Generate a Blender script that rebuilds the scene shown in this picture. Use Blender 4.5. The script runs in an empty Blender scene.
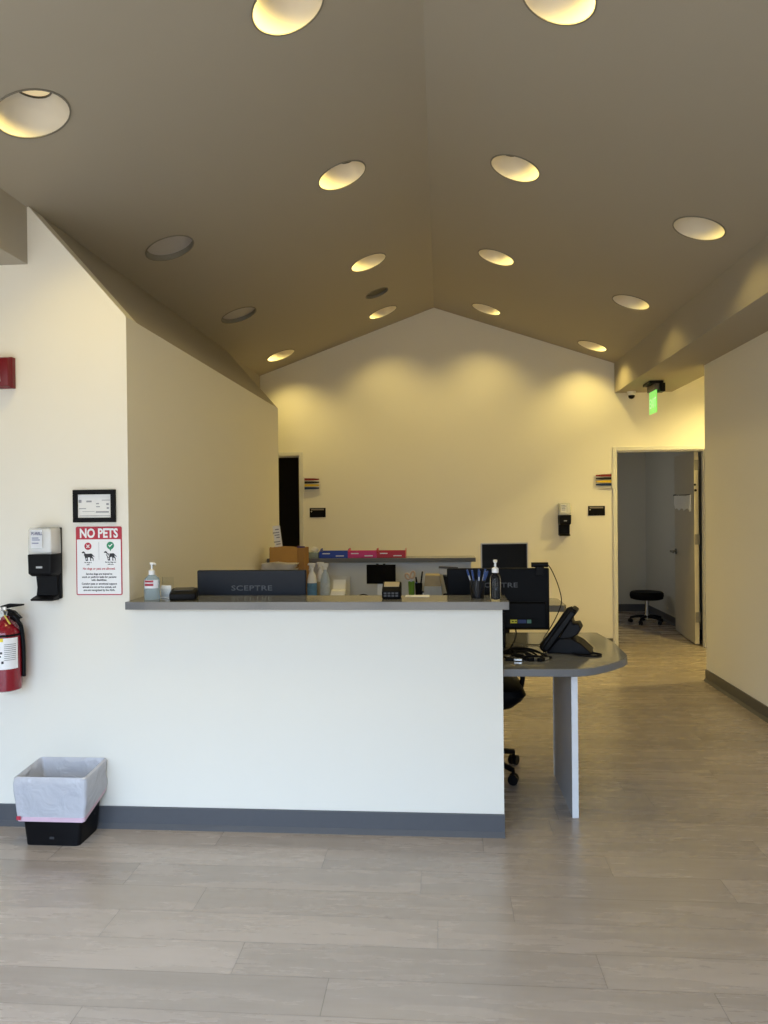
import bpy, bmesh, math, random
from mathutils import Vector, Matrix, noise
random.seed(7)
sc = bpy.context.scene
COL = sc.collection
PI = math.pi

# ------------------------------------------------------------------ materials
MATS = {}
def nodes_of(name):
    m = bpy.data.materials.new(name); m.use_nodes = True
    nt = m.node_tree; b = nt.nodes['Principled BSDF']
    return m, nt, b

def mat(name, col, rough=0.6, metal=0.0, spec=0.5, var=0.06, scale=30.0, bump=0.0, emit=None, estr=0.0,
        trans=0.0, ior=1.45, alpha=1.0, coat=0.0):
    """principled surface with a faint procedural variation of its own colour"""
    if name in MATS: return MATS[name]
    m, nt, b = nodes_of(name)
    N = nt.nodes; L = nt.links
    tc = N.new('ShaderNodeTexCoord'); nz = N.new('ShaderNodeTexNoise')
    nz.inputs['Scale'].default_value = scale; nz.inputs['Detail'].default_value = 3
    L.new(tc.outputs['Object'], nz.inputs['Vector'])
    mx = N.new('ShaderNodeMix'); mx.data_type = 'RGBA'
    c0 = [max(0, c*(1-var)) for c in col]; c1 = [min(1, c*(1+var)) for c in col]
    mx.inputs['A'].default_value = (*c0, 1); mx.inputs['B'].default_value = (*c1, 1)
    L.new(nz.outputs['Fac'], mx.inputs['Factor'])
    L.new(mx.outputs['Result'], b.inputs['Base Color'])
    b.inputs['Roughness'].default_value = rough
    b.inputs['Metallic'].default_value = metal
    b.inputs['Specular IOR Level'].default_value = spec
    b.inputs['Transmission Weight'].default_value = trans
    b.inputs['IOR'].default_value = ior
    b.inputs['Alpha'].default_value = alpha
    b.inputs['Coat Weight'].default_value = coat
    if bump:
        bp = N.new('ShaderNodeBump'); bp.inputs['Strength'].default_value = bump; bp.inputs['Distance'].default_value = 0.004
        L.new(nz.outputs['Fac'], bp.inputs['Height']); L.new(bp.outputs['Normal'], b.inputs['Normal'])
    if emit:
        b.inputs['Emission Color'].default_value = (*emit, 1); b.inputs['Emission Strength'].default_value = estr
    MATS[name] = m
    return m

ROWS = [0.0]*20
# end joints measured per plank row (row k spans Y 2.865+.178k); planks are 1.2 m long
JO = {0: -1.295, 1: -.515, -1: -.948, -2: -1.226, -3: -.696, -4: -.374, -5: -1.104, 2: .172, 3: -.70, 4: .55, 5: -.15,
      6: .95, 7: .30, 8: -.5, 9: .7, 10: .1, -6: -.2, -7: .5}
def floor_material():
    m, nt, b = nodes_of('plank_floor'); N = nt.nodes; L = nt.links
    geo = N.new('ShaderNodeNewGeometry'); sx = N.new('ShaderNodeSeparateXYZ'); L.new(geo.outputs['Position'], sx.inputs[0])
    def M(op, a, bb=None, cc=None):
        n = N.new('ShaderNodeMath'); n.operation = op
        for i, v in enumerate((a, bb, cc)):
            if v is None: continue
            if isinstance(v, (int, float)): n.inputs[i].default_value = v
            else: L.new(v, n.inputs[i])
        return n.outputs[0]
    ry = M('DIVIDE', M('SUBTRACT', sx.outputs['Y'], 2.865), .178)
    row = M('FLOOR', ry)
    fy = M('FRACT', ry)
    # per-row offset: constant ramp for the rows measured, hash elsewhere
    ramp = N.new('ShaderNodeValToRGB'); ramp.color_ramp.interpolation = 'CONSTANT'
    ks = sorted(JO); els = ramp.color_ramp.elements
    t = lambda k: (k + 10)/32.0 + 0.004
    els[0].position = 0; els[0].color = (.5, .5, .5, 1)
    els[1].position = t(ks[0]-.5) ; v = (JO[ks[0]]/1.2) % 1; els[1].color = (v, v, v, 1)
    for k in ks[1:]:
        e = els.new(t(k-.5)); v = (JO[k]/1.2) % 1; e.color = (v, v, v, 1)
    e = els.new(t(ks[-1]+.5)); e.color = (.25, .25, .25, 1)
    L.new(M('DIVIDE', M('ADD', row, 10.0), 32.0), ramp.inputs[0])
    hs = N.new('ShaderNodeTexWhiteNoise'); hs.noise_dimensions = '1D'; L.new(row, hs.inputs['W'])
    far = M('GREATER_THAN', row, 10.5)
    off = M('ADD', M('MULTIPLY', ramp.outputs['Color'], M('SUBTRACT', 1.0, far)), M('MULTIPLY', hs.outputs['Value'], far))
    px = M('SUBTRACT', M('DIVIDE', sx.outputs['X'], 1.2), off)
    col = M('FLOOR', px); fx = M('FRACT', px)
    pid = N.new('ShaderNodeCombineXYZ'); L.new(row, pid.inputs[0]); L.new(col, pid.inputs[1])
    wn = N.new('ShaderNodeTexWhiteNoise'); wn.noise_dimensions = '3D'; L.new(pid.outputs[0], wn.inputs['Vector'])
    # grain: noise stretched along the plank, shifted per plank
    gv = N.new('ShaderNodeCombineXYZ')
    L.new(M('ADD', M('MULTIPLY', sx.outputs['X'], 1.1), M('MULTIPLY', wn.outputs['Value'], 37.0)), gv.inputs[0])
    L.new(M('MULTIPLY', sx.outputs['Y'], 8.0), gv.inputs[1]); L.new(M('MULTIPLY', wn.outputs['Value'], 11.0), gv.inputs[2])
    g1 = N.new('ShaderNodeTexNoise'); g1.inputs['Scale'].default_value = 1.6; g1.inputs['Detail'].default_value = 6
    g1.inputs['Roughness'].default_value = .62; L.new(gv.outputs[0], g1.inputs['Vector'])
    g2v = N.new('ShaderNodeVectorMath'); g2v.operation = 'MULTIPLY'; g2v.inputs[1].default_value = (2.2, 5.0, 1.0)
    L.new(gv.outputs[0], g2v.inputs[0])
    g2 = N.new('ShaderNodeTexNoise'); g2.inputs['Scale'].default_value = 2.0; g2.inputs['Detail'].default_value = 4
    L.new(g2v.outputs[0], g2.inputs['Vector'])
    cr = N.new('ShaderNodeValToRGB'); ce = cr.color_ramp.elements
    ce[0].position = .28; ce[0].color = (*FLOOR_D, 1); ce[1].position = .62; ce[1].color = (*FLOOR_L, 1)
    gm = M('ADD', M('MULTIPLY', g1.outputs['Fac'], .88), M('MULTIPLY', g2.outputs['Fac'], .12))
    L.new(gm, cr.inputs[0])
    tone = M('ADD', .90, M('MULTIPLY', wn.outputs['Value'], .20))
    # seams
    ey = M('MINIMUM', fy, M('SUBTRACT', 1.0, fy)); ex = M('MINIMUM', fx, M('SUBTRACT', 1.0, fx))
    sy = M('LESS_THAN', ey, .0095); sxm = M('LESS_THAN', ex, .0014)
    seam = M('MAXIMUM', M('MULTIPLY', sy, .8), sxm)
    k = M('MULTIPLY', tone, M('SUBTRACT', 1.0, M('MULTIPLY', seam, .42)))
    vm = N.new('ShaderNodeVectorMath'); vm.operation = 'SCALE'; L.new(cr.outputs['Color'], vm.inputs[0]); L.new(k, vm.inputs['Scale'])
    L.new(vm.outputs[0], b.inputs['Base Color'])
    b.inputs['Roughness'].default_value = .36
    b.inputs['Specular IOR Level'].default_value = .8
    L.new(M('ADD', .20, M('MULTIPLY', g1.outputs['Fac'], .14)), b.inputs['Roughness'])
    bp = N.new('ShaderNodeBump'); bp.inputs['Strength'].default_value = .12; bp.inputs['Distance'].default_value = .002
    L.new(M('SUBTRACT', gm, M('MULTIPLY', seam, .6)), bp.inputs['Height']); L.new(bp.outputs['Normal'], b.inputs['Normal'])
    return m

FLOOR_D = (.31, .258, .215); FLOOR_L = (.395, .332, .283)
SKYC = (.565, .745, 1.0); GROUND = (.20, .185, .155); SKY_L = 14.2
WALLC = (.80, .765, .680)
WALL = mat('wall_paint', WALLC, .62, spec=.3, var=.012, scale=2.5, bump=.02)
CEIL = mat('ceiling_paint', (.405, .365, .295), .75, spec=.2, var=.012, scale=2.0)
FLOORM = floor_material()
CNT_FRONT = mat('counter_paint', (.80, .805, .80), .55, spec=.3, var=.01, scale=3)
QUARTZ = mat('grey_solid_surface', (.155, .156, .160), .11, spec=.5, var=.10, scale=220)
LAM = mat('white_laminate', (.74, .75, .77), .4, var=.01)
BASE = mat('rubber_base', (.085, .088, .098), .42, spec=.4, var=.06)
FRAME = mat('frame_paint', (.68, .665, .63), .4, var=.02)
DOORM = mat('door_laminate', (.50, .46, .38), .45, var=.05, scale=4)
BLACK = mat('black_plastic', (.004, .004, .005), .42, spec=.16, var=.1)
BLACKM = mat('black_matte', (.0035, .0035, .0045), .6, spec=.14, var=.1)
MONB = mat('monitor_shell', (.016, .019, .027), .45, spec=.22, var=.1)
SCREEN = mat('dark_screen', (.005, .005, .006), .10, var=.05, spec=.18)
LOGO = mat('grey_logo', (.085, .09, .10), .5)
WHITE = mat('white_plastic', (.80, .80, .80), .35, var=.02)
SILVER = mat('brushed_metal', (.55, .54, .52), .3, metal=1.0, var=.05)
RED = mat('red_gloss', (.24, .008, .018), .22, var=.05, coat=.3)
ALRED = mat('alarm_red', (.15, .004, .010), .35, var=.05)
SIGNRED = mat('sign_red', (.45, .018, .042), .35, var=.02)
SIGNW = mat('sign_white', (.84, .84, .85), .35, var=.01)
SIGNG = mat('sign_green', (.02, .25, .12), .4, var=.02)
INK = mat('ink', (.02, .02, .024), .5)
PAPER = mat('paper', (.80, .79, .77), .7, var=.03)
GREYINK = mat('grey_ink', (.30, .30, .32), .6)

# ------------------------------------------------------------------ mesh helpers
class MB:
    def __init__(s): s.bm = bmesh.new()
    def box(s, x0, x1, y0, y1, z0, z1, rot=None, piv=None):
        vs = [s.bm.verts.new((x, y, z)) for x in (x0, x1) for y in (y0, y1) for z in (z0, z1)]
        for f in ((0,1,3,2),(4,6,7,5),(0,4,5,1),(2,3,7,6),(0,2,6,4),(1,5,7,3)): s.bm.faces.new([vs[i] for i in f])
        if rot is not None:
            bmesh.ops.rotate(s.bm, verts=vs, cent=piv or Vector(((x0+x1)/2, (y0+y1)/2, (z0+z1)/2)), matrix=rot)
        return s
    def prism(s, poly, axis, a, b):
        def P(u, v, w):
            return (w, u, v) if axis == 'x' else ((u, w, v) if axis == 'y' else (u, v, w))
        A = [s.bm.verts.new(P(u, v, a)) for u, v in poly]; B = [s.bm.verts.new(P(u, v, b)) for u, v in poly]
        s.bm.faces.new(A); s.bm.faces.new(B[::-1]); n = len(poly)
        for i in range(n): s.bm.faces.new((A[i], B[i], B[(i+1) % n], A[(i+1) % n]))
        return s
    def flat(s, poly, axis, w):
        def P(u, v):
            return (w, u, v) if axis == 'x' else ((u, w, v) if axis == 'y' else (u, v, w))
        s.bm.faces.new([s.bm.verts.new(P(u, v)) for u, v in poly]); return s
    def cyl(s, p0, p1, r0, r1=None, n=20, caps=True):
        r1 = r0 if r1 is None else r1
        p0, p1 = Vector(p0), Vector(p1); d = (p1-p0).normalized()
        a = d.orthogonal().normalized(); b = d.cross(a)
        A = [s.bm.verts.new(p0+(a*math.cos(t)+b*math.sin(t))*r0) for t in [2*PI*i/n for i in range(n)]]
        B = [s.bm.verts.new(p1+(a*math.cos(t)+b*math.sin(t))*r1) for t in [2*PI*i/n for i in range(n)]]
        for i in range(n): s.bm.faces.new((A[i], A[(i+1) % n], B[(i+1) % n], B[i]))
        if caps: s.bm.faces.new(A[::-1]); s.bm.faces.new(B)
        return s
    def lathe(s, prof, c=(0, 0, 0), n=28, sx=1, sy=1, cap0=True, cap1=True):
        rings = []
        for r, z in prof:
            rings.append([s.bm.verts.new((c[0]+r*sx*math.cos(2*PI*i/n), c[1]+r*sy*math.sin(2*PI*i/n), c[2]+z)) for i in range(n)])
        for A, B in zip(rings, rings[1:]):
            for i in range(n): s.bm.faces.new((A[i], A[(i+1) % n], B[(i+1) % n], B[i]))
        if cap0: s.bm.faces.new(rings[0][::-1])
        if cap1: s.bm.faces.new(rings[-1])
        return s
    def loft(s, loops, closed=True, cap=True):
        R = [[s.bm.verts.new(p) for p in lp] for lp in loops]; n = len(R[0])
        for A, B in zip(R, R[1:]):
            for i in range(n if closed else n-1): s.bm.faces.new((A[i], A[(i+1) % n], B[(i+1) % n], B[i]))
        if cap and closed: s.bm.faces.new(R[0][::-1]); s.bm.faces.new(R[-1])
        return s
    def tube(s, pts, r, n=8, sub=6):
        P = [Vector(p) for p in pts]
        if sub > 1 and len(P) > 2:
            Q = []
            for i in range(len(P)-1):
                a, b, c, d = P[max(i-1, 0)], P[i], P[i+1], P[min(i+2, len(P)-1)]
                for k in range(sub):
                    t = k/sub
                    Q.append(.5*((2*b)+(c-a)*t+(2*a-5*b+4*c-d)*t*t+(3*b-a-3*c+d)*t**3))
            Q.append(P[-1]); P = Q
        up = None; R = []
        for i, p in enumerate(P):
            d = (P[min(i+1, len(P)-1)]-P[max(i-1, 0)]).normalized()
            if up is None: up = d.orthogonal().normalized()
            up = (up-d*up.dot(d)).normalized(); b = d.cross(up)
            rr = r if not callable(r) else r(i/(len(P)-1))
            R.append([p+(up*math.cos(2*PI*k/n)+b*math.sin(2*PI*k/n))*rr for k in range(n)])
        return s.loft(R)
    def build(s, name, m, parent=None, bevel=0, seg=2, smooth=True, flip=True):
        bm = s.bm
        if flip: bmesh.ops.recalc_face_normals(bm, faces=bm.faces)
        for f in bm.faces: f.smooth = smooth
        for e in bm.edges:
            if len(e.link_faces) == 2 and e.calc_face_angle(0) > math.radians(38): e.smooth = False
        me = bpy.data.meshes.new(name); bm.to_mesh(me); bm.free()
        me.materials.append(m)
        o = bpy.data.objects.new(name, me); COL.objects.link(o)
        if parent: o.parent = parent
        if bevel:
            bv = o.modifiers.new('bevel', 'BEVEL'); bv.width = bevel; bv.segments = seg; bv.limit_method = 'ANGLE'
            bv.angle_limit = math.radians(40); bv.harden_normals = False
        return o

def B(name, m, parent, x0, x1, y0, y1, z0, z1, bevel=0, rot=None, piv=None):
    return MB().box(x0, x1, y0, y1, z0, z1, rot, piv).build(name, m, parent, bevel)

def tag(o, label=None, cat=None, group=None, kind=None):
    if label: o['label'] = label
    if cat: o['category'] = cat
    if group: o['group'] = group
    if kind: o['kind'] = kind
    return o
def struct(o, label=None):
    o['kind'] = 'structure'
    if label: o['label'] = label
    return o
def thing(name, label, cat, loc=(0, 0, 0), rz=0, group=None):
    o = bpy.data.objects.new(name, None); COL.objects.link(o); o.location = loc; o.rotation_euler = (0, 0, rz)
    o.empty_display_size = .1
    return tag(o, label, cat, group)
def copy_tree(o, parent=None):
    c = o.copy(); COL.objects.link(c)
    if parent: c.parent = parent
    for ch in list(o.children): copy_tree(ch, c)
    return c

_fonts = {}
def text(name, body, size, pos, m, parent, axis='-y', align='CENTER', bold=0.0, sx=1.0, space=1.0, shear=0, thick=.0004):
    """lettering as flat mesh; axis says which way it faces; pos = baseline point"""
    cu = bpy.data.curves.new(name, 'FONT'); cu.body = body; cu.size = size; cu.align_x = align
    cu.offset = bold*size; cu.space_character = space; cu.shear = shear; cu.resolution_u = 3
    o = bpy.data.objects.new('tmp', cu); COL.objects.link(o)
    dg = bpy.context.evaluated_depsgraph_get()
    me = bpy.data.meshes.new_from_object(o.evaluated_get(dg)); bpy.data.objects.remove(o); bpy.data.curves.remove(cu)
    me.name = name
    for v in me.vertices:
        x, y = v.co.x*sx, v.co.y
        if axis == '-y': v.co = (pos[0]+x, pos[1], pos[2]+y)
        elif axis == '-x': v.co = (pos[0], pos[1]-x, pos[2]+y)
    me.materials.clear(); me.materials.append(m)
    t = bpy.data.objects.new(name, me); COL.objects.link(t); t.parent = parent
    return t

# ------------------------------------------------------------------ room shell
YF, YB, YR = 3.39, 7.94, -.9           # counter front, back wall, rear (window) wall
RX, RZ = -.055, 3.655                   # ridge
SL, SR = .3598, .3404                   # slopes
XL, XR = -1.965, 1.84                   # soffit faces
ZL, ZR = RZ-SL*(RX-XL), RZ-SR*(XR-RX)
ZS = 2.695                              # soffit underside

struct(MB().flat([(-3.8, YR-.1), (5.0, YR-.1), (5.0, 11.2), (-3.8, 11.2)], 'z', 0).build('floor', FLOORM), 'pale grey-beige wood plank floor')

def wall(name, *boxes, m=WALL, label=None):
    b = MB()
    for bx in boxes: b.box(*bx)
    return struct(b.build(name, m, smooth=False), label)
# front partition left of the counter, with the slanted shoulder
struct(MB().prism([(-3.6, 0), (-1.482, 0), (-1.482, 2.43), (XL, ZL+.012), (XL-.01, ZL+.1), (-3.6, ZL+.1)], 'y', YF, YF+.12).build('wall_front', WALL, smooth=False),
       'cream wall beside the reception counter')
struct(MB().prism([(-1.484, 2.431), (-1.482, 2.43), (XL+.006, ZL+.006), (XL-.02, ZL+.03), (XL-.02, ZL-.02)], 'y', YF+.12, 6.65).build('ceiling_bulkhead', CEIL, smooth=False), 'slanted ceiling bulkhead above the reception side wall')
struct(MB().prism([(-1.482, 0), (-1.482, 2.4295), (-1.50, 2.4295), (-1.98, 2.9), (-1.98, 0)], 'y', YF+.12, 6.65).build('wall_left', WALL, smooth=False),
       'side wall behind the reception counter with sloped top')
DL0, DL1, DR0, DR1, DH = -2.40, -1.538, 1.853, 2.770, 2.085   # clear door openings
wall('wall_back', (-3.6, DL0-.04, YB, YB+.12, 0, 3.9), (DL0-.04, DL1+.03, YB, YB+.12, DH+.03, 3.9), (DL1+.03, DR0-.03, YB, YB+.12, 0, 3.9),
     (DR0-.03, DR1+.03, YB, YB+.12, DH+.03, 3.9), (DR1+.03, 4.7, YB, YB+.12, 0, 3.9), label='cream gable wall behind reception')
wall('wall_right', (2.250, 2.370, YR, 6.47, 0, 2.9), label='plain beige wall beside the passage')
wall('wall_hall', (4.5, 4.62, 6.0, YB, 0, 3.3), (2.370, 4.5, 6.2, 6.32, 0, 3.3))
wall('wall_west', (-3.72, -3.6, YR, YF+.12, 0, 3.3), (-3.72, -3.6, YF+.12, YB, 0, 3.3))
# rear wall with its storefront window opening (behind the camera)
WX0, WX1, WZ0, WZ1 = -3.2, .75, .05, 2.62
wall('wall_rear', (-3.72, WX0, YR-.12, YR, 0, 4), (WX1, 2.4, YR-.12, YR, 0, 4), (WX0, WX1, YR-.12, YR, 0, WZ0), (WX0, WX1, YR-.12, YR, WZ1, 4))
wf = MB()
for x in (WX0+.03, WX0+1.3, WX0+2.55, WX1-.03): wf.box(x-.03, x+.03, YR-.09, YR-.03, WZ0, WZ1)
wf.box(WX0, WX1, YR-.09, YR-.03, WZ1-.06, WZ1); wf.box(WX0, WX1, YR-.09, YR-.03, WZ0, WZ0+.06)
struct(wf.build('window_1', BASE, smooth=False))
# exam room beyond the open door, dark room beyond the left one
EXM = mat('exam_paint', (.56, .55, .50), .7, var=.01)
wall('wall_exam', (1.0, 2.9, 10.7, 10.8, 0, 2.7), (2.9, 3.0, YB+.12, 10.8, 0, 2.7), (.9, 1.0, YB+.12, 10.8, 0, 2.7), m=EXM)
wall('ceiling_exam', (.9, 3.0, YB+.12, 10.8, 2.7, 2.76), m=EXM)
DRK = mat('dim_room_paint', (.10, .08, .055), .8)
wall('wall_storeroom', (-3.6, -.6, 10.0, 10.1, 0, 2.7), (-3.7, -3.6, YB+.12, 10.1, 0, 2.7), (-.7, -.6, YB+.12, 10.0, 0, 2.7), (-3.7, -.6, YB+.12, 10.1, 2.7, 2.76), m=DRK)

# ceiling slopes with real round openings for the fixtures
# (x, y, kind, radius)
FIX = [(-1.611, 2.828, 'lit', .144), (-.575, 2.842, 'lit', .144), (-.562, 4.318, 'lit', .144), (-.558, 5.868, 'lit', .144), (-.561, 7.375, 'lit', .144),
       (-1.625, 7.470, 'lit', .144), (-1.618, 4.341, 'off', .144), (-1.624, 5.886, 'off', .144), (-.564, 6.706, 'small', .105),
       (.473, 2.90, 'lit', .144), (.450, 4.352, 'lit', .144), (.453, 5.880, 'lit', .144), (.467, 7.395, 'lit', .144),
       (1.516, 4.430, 'lit', .144), (1.518, 5.978, 'lit', .144), (1.530, 7.545, 'lit', .144)]
def zc(x): return RZ-SL*(RX-x) if x < RX else RZ-SR*(x-RX)
NR = 40
def opening(x, y, r):
    s = SL if x < RX else SR; k = 1/math.sqrt(1+s*s)
    return [(x+r*k*math.cos(2*PI*i/NR), y+r*math.sin(2*PI*i/NR)) for i in range(NR)]
def ceiling(name, x0, x1, fx):
    bm = bmesh.new(); edges = []
    def loop(pts):
        vs = [bm.verts.new((u, v, 0)) for u, v in pts]
        for i in range(len(vs)): edges.append(bm.edges.new((vs[i], vs[(i+1) % len(vs)])))
    loop([(x0, YR), (x1, YR), (x1, YB), (x0, YB)])
    for x, y, k, r in fx: loop(opening(x, y, r))
    bmesh.ops.triangle_fill(bm, use_beauty=True, use_dissolve=False, edges=edges)
    for v in bm.verts: v.co.z = zc(v.co.x)
    mb = MB(); mb.bm.free(); mb.bm = bm
    for f in bm.faces:
        if f.normal.z > 0: f.normal_flip()
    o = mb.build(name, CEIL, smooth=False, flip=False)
    return struct(o)
ceiling('ceiling_left', XL, RX, [f for f in FIX if f[0] < RX])['label'] = 'left slope of the vaulted ceiling'
ceiling('ceiling_right', RX, XR, [f for f in FIX if f[0] > RX])['label'] = 'right slope of the vaulted ceiling'
# soffits
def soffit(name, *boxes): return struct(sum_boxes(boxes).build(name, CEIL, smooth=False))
def sum_boxes(bs):
    b = MB()
    for q in bs: b.box(*q)
    return b
soffit('ceiling_soffit_left', (-3.6, XL, YR, YF, ZS, 3.2), (-3.6, XL, 6.65, YB, ZS, 3.2))
soffit('ceiling_soffit_left_inner', (-3.6, -1.98, YF+.12, 6.65, ZS, 3.2))
soffit('ceiling_soffit_right', (XR, 2.43, YR, YB, ZS, 3.25))
soffit('ceiling_hall', (2.43, 4.62, 6.2, YB, 3.22, 3.3))

# baseboards with a cove toe
def base_profile(s=1, t=.009, h=.10): return [(0, 0), (s*.026, 0), (s*.020, .008), (s*t, .022), (s*t, h-.004), (s*(t-.003), h), (0, h)]
bb = MB().prism([(YF-u, v) for u, v in base_profile()], 'x', -3.6, .277)
struct(bb.build('baseboard_front', BASE, smooth=False), 'dark grey rubber base along the counter wall')
BASE2 = mat('rubber_base_brown', (.085, .078, .068), .42, spec=.4, var=.06)
struct(MB().prism([(2.250-u, v) for u, v in base_profile()], 'y', YR, 6.478).build('baseboard_right', BASE2, smooth=False), 'dark rubber base along the beige wall')
struct(MB().prism([(YB-u, v) for u, v in base_profile()], 'x', DL1+.09, DR0-.052).build('baseboard_back', BASE2, smooth=False))
b = MB().prism([(10.7-u, v) for u, v in base_profile()], 'x', 1.0, 2.9); b.prism([(2.9-u, v) for u, v in base_profile()], 'y', YB+.14, 10.7)
struct(b.build('baseboard_exam', BASE, smooth=False))

# door frames and the open door
def door_frame(name, x0, x1, side):
    b = MB()
    w = .040
    for (a, c) in ((x0-w, x0), (x1, x1+w)): b.box(a, c, YB-.014, YB+.134, 0, DH+w)
    b.box(x0, x1, YB-.014, YB+.134, DH, DH+w)
    for (a, c) in ((x0, x0+.014), (x1-.014, x1)): b.box(a, c, YB+.03, YB+.085, 0, DH)
    b.box(x0+.014, x1-.014, YB+.03, YB+.085, DH-.014, DH)
    return struct(b.build(name, FRAME, bevel=.003, smooth=False))
door_frame('trim_1', DR0, DR1, 1)['label'] = 'pale metal frame around the open exam room door'
door_frame('trim_2', DL0, DL1, -1)['label'] = 'pale metal frame of the dark doorway'
dr = bpy.data.objects.new('door_1', None); COL.objects.link(dr); dr.location = (DR1-.026, YB+.150, 0); dr.rotation_euler = (0, 0, math.radians(-5)); struct(dr, 'tan door standing open into the dim exam room')
leaf = B('door_leaf', DOORM, dr, -.044, 0, .004, .93, .012, DH-.006, .002)
EDGE = mat('door_edge', (.66, .60, .46), .5, var=.03)
B('door_edge', EDGE, dr, -.0435, -.0005, .001, .004, .012, DH-.006)
for z in (.30, 1.135, 1.93):
    h = MB(); h.box(-.040, .001, -.0045, .0008, z-.055, z+.055); h.cyl((.005, -.003, z-.055), (.005, -.003, z+.055), .006, n=10)
    h.build('hinge', mat('hinge_grey', (.26, .25, .23), .4, metal=.6), dr)
hd = MB(); hd.cyl((-.044, .865, .955), (-.054, .865, .955), .034, n=20); hd.cyl((-.05, .865, .955), (-.105, .865, .955), .013, n=12)
hd.tube([(-.103, .875, .955), (-.106, .83, .956), (-.104, .735, .953)], .013, 10)
hd.build('door_handle', mat('dark_metal', (.22, .21, .19), .25, metal=1.0), dr)
st = MB(); st.cyl((-.036, .0005, 1.72), (-.036, -.002, 1.72), .012, n=12); st.cyl((-.03, .0005, 1.66), (-.03, -.002, 1.66), .014, n=12); st.build('strike_hole', BLACKM, dr)

# ------------------------------------------------------------------ recessed fixtures
REFL = mat('reflector_white', (.72, .66, .55), .5, var=.01)
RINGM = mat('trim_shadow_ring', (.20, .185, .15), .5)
LENS = mat('lamp_lens', (.6, .5, .3), .4, emit=(1.0, .78, .45), estr=.45)
LIP = mat('lamp_lip', (.05, .042, .03), .4)
GREYD = mat('unlit_lens', (.50, .475, .465), .6, var=.03)
SMALLD = mat('dark_lens', (.10, .085, .06), .6)
WARM = (1.0, .765, .24)
LAMP_W = 20.0
LAB = {
 (-1.611, 2.828): 'lit recessed downlight cut off by the photo edge, over the fire alarm wall',
 (-.575, 2.842): 'largest lit downlight left of the ridge, cut off by the photo top',
 (-.562, 4.318): 'lit downlight left of the ridge, second in its row from the window side',
 (-.558, 5.868): 'lit downlight left of the ridge, just in front of the small dark round fixture',
 (-.561, 7.375): 'lit downlight left of the ridge, beside the gable wall behind the small dark fixture',
 (-1.625, 7.470): 'small lit downlight at the gable wall corner behind two unlit grey ones',
 (-1.618, 4.341): 'larger unlit grey recessed downlight over the counter side wall',
 (-1.624, 5.886): 'smaller unlit grey recessed downlight over the counter side wall',
 (-.564, 6.706): 'small dark round ceiling fixture between two lit downlights left of the ridge',
 (.473, 2.90): 'lit downlight right of the ridge, cut off by the photo top',
 (.450, 4.352): 'lit downlight right of the ridge, second in its row from the window side',
 (.453, 5.880): 'lit downlight right of the ridge, third in its row from the window side',
 (.467, 7.395): 'lit downlight right of the ridge, last before the gable wall',
 (1.516, 4.430): 'biggest lit downlight in the row along the soffit over the beige wall',
 (1.518, 5.978): 'middle lit downlight in the row along the soffit over the passage',
 (1.530, 7.545): 'lit downlight by the gable wall, nearest to the exit sign'}
for x, y, kind, r in FIX:
    z = zc(x); s = (SL if x < RX else -SR)
    nm = {'lit': 'recessed_downlight', 'off': 'unlit_downlight', 'small': 'ceiling_fixture'}[kind]
    t = thing(nm, LAB[(x, y)], 'ceiling light', (x, y, z), 0, {'lit': 'lit recessed downlights', 'off': 'unlit recessed downlights'}.get(kind))
    kx = 1/math.sqrt(1+s*s)
    def ring(rr, zz, tilt=1.0):
        return [(rr*(kx*tilt+1-tilt)*math.cos(2*PI*i/NR), rr*math.sin(2*PI*i/NR), zz+tilt*s*rr*kx*math.cos(2*PI*i/NR)) for i in range(NR)]
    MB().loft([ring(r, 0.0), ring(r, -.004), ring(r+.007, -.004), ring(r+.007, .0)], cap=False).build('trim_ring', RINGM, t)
    if kind == 'lit':
        prof = [(r, 0, 1.0), (.139, .018, .85), (.124, .045, .5), (.102, .074, .15), (.072, .102, 0.0)]
        MB().loft([ring(a, h, k) for a, h, k in prof], cap=False).build('reflector', REFL, t)
        MB().loft([ring(.072, .102, 0), ring(.067, .099, 0), ring(.067, .109, 0)], cap=False).build('lamp_lip', LIP, t)
        MB().lathe([(.067, .1085), (.067, .112)], n=NR).build('lamp_lens', LENS, t)
        ld = bpy.data.lights.new('downlight_lamp', 'SPOT'); ld.energy = LAMP_W*(1.7 if (y < 3.5 and x < -1) else 1.2 if y < 3.5 else 2.0 if y > 7 else .9 if abs(x) < 1 else .65); ld.color = WARM; ld.shadow_soft_size = .04
        ld.spot_size = math.radians(122 if x > 1.4 and y > 3.5 else 128 if x < -1.4 and y > 7 else 110 if x < -1.4 else 118 if y > 7 else 140); ld.spot_blend = 1.0
        lo = bpy.data.objects.new('downlight_lamp', ld); COL.objects.link(lo); lo.parent = t; lo.location = (0, 0, .082)
    else:
        d = .028 if kind == 'off' else .02
        MB().loft([ring(r, 0), ring(r-.003, d)], cap=False).build('housing', RINGM, t)
        MB().loft([ring(r-.003, d), ring(r*.5, d-.002), ring(.012, d-.003)]).build('lens', GREYD if kind == 'off' else SMALLD, t)

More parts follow.
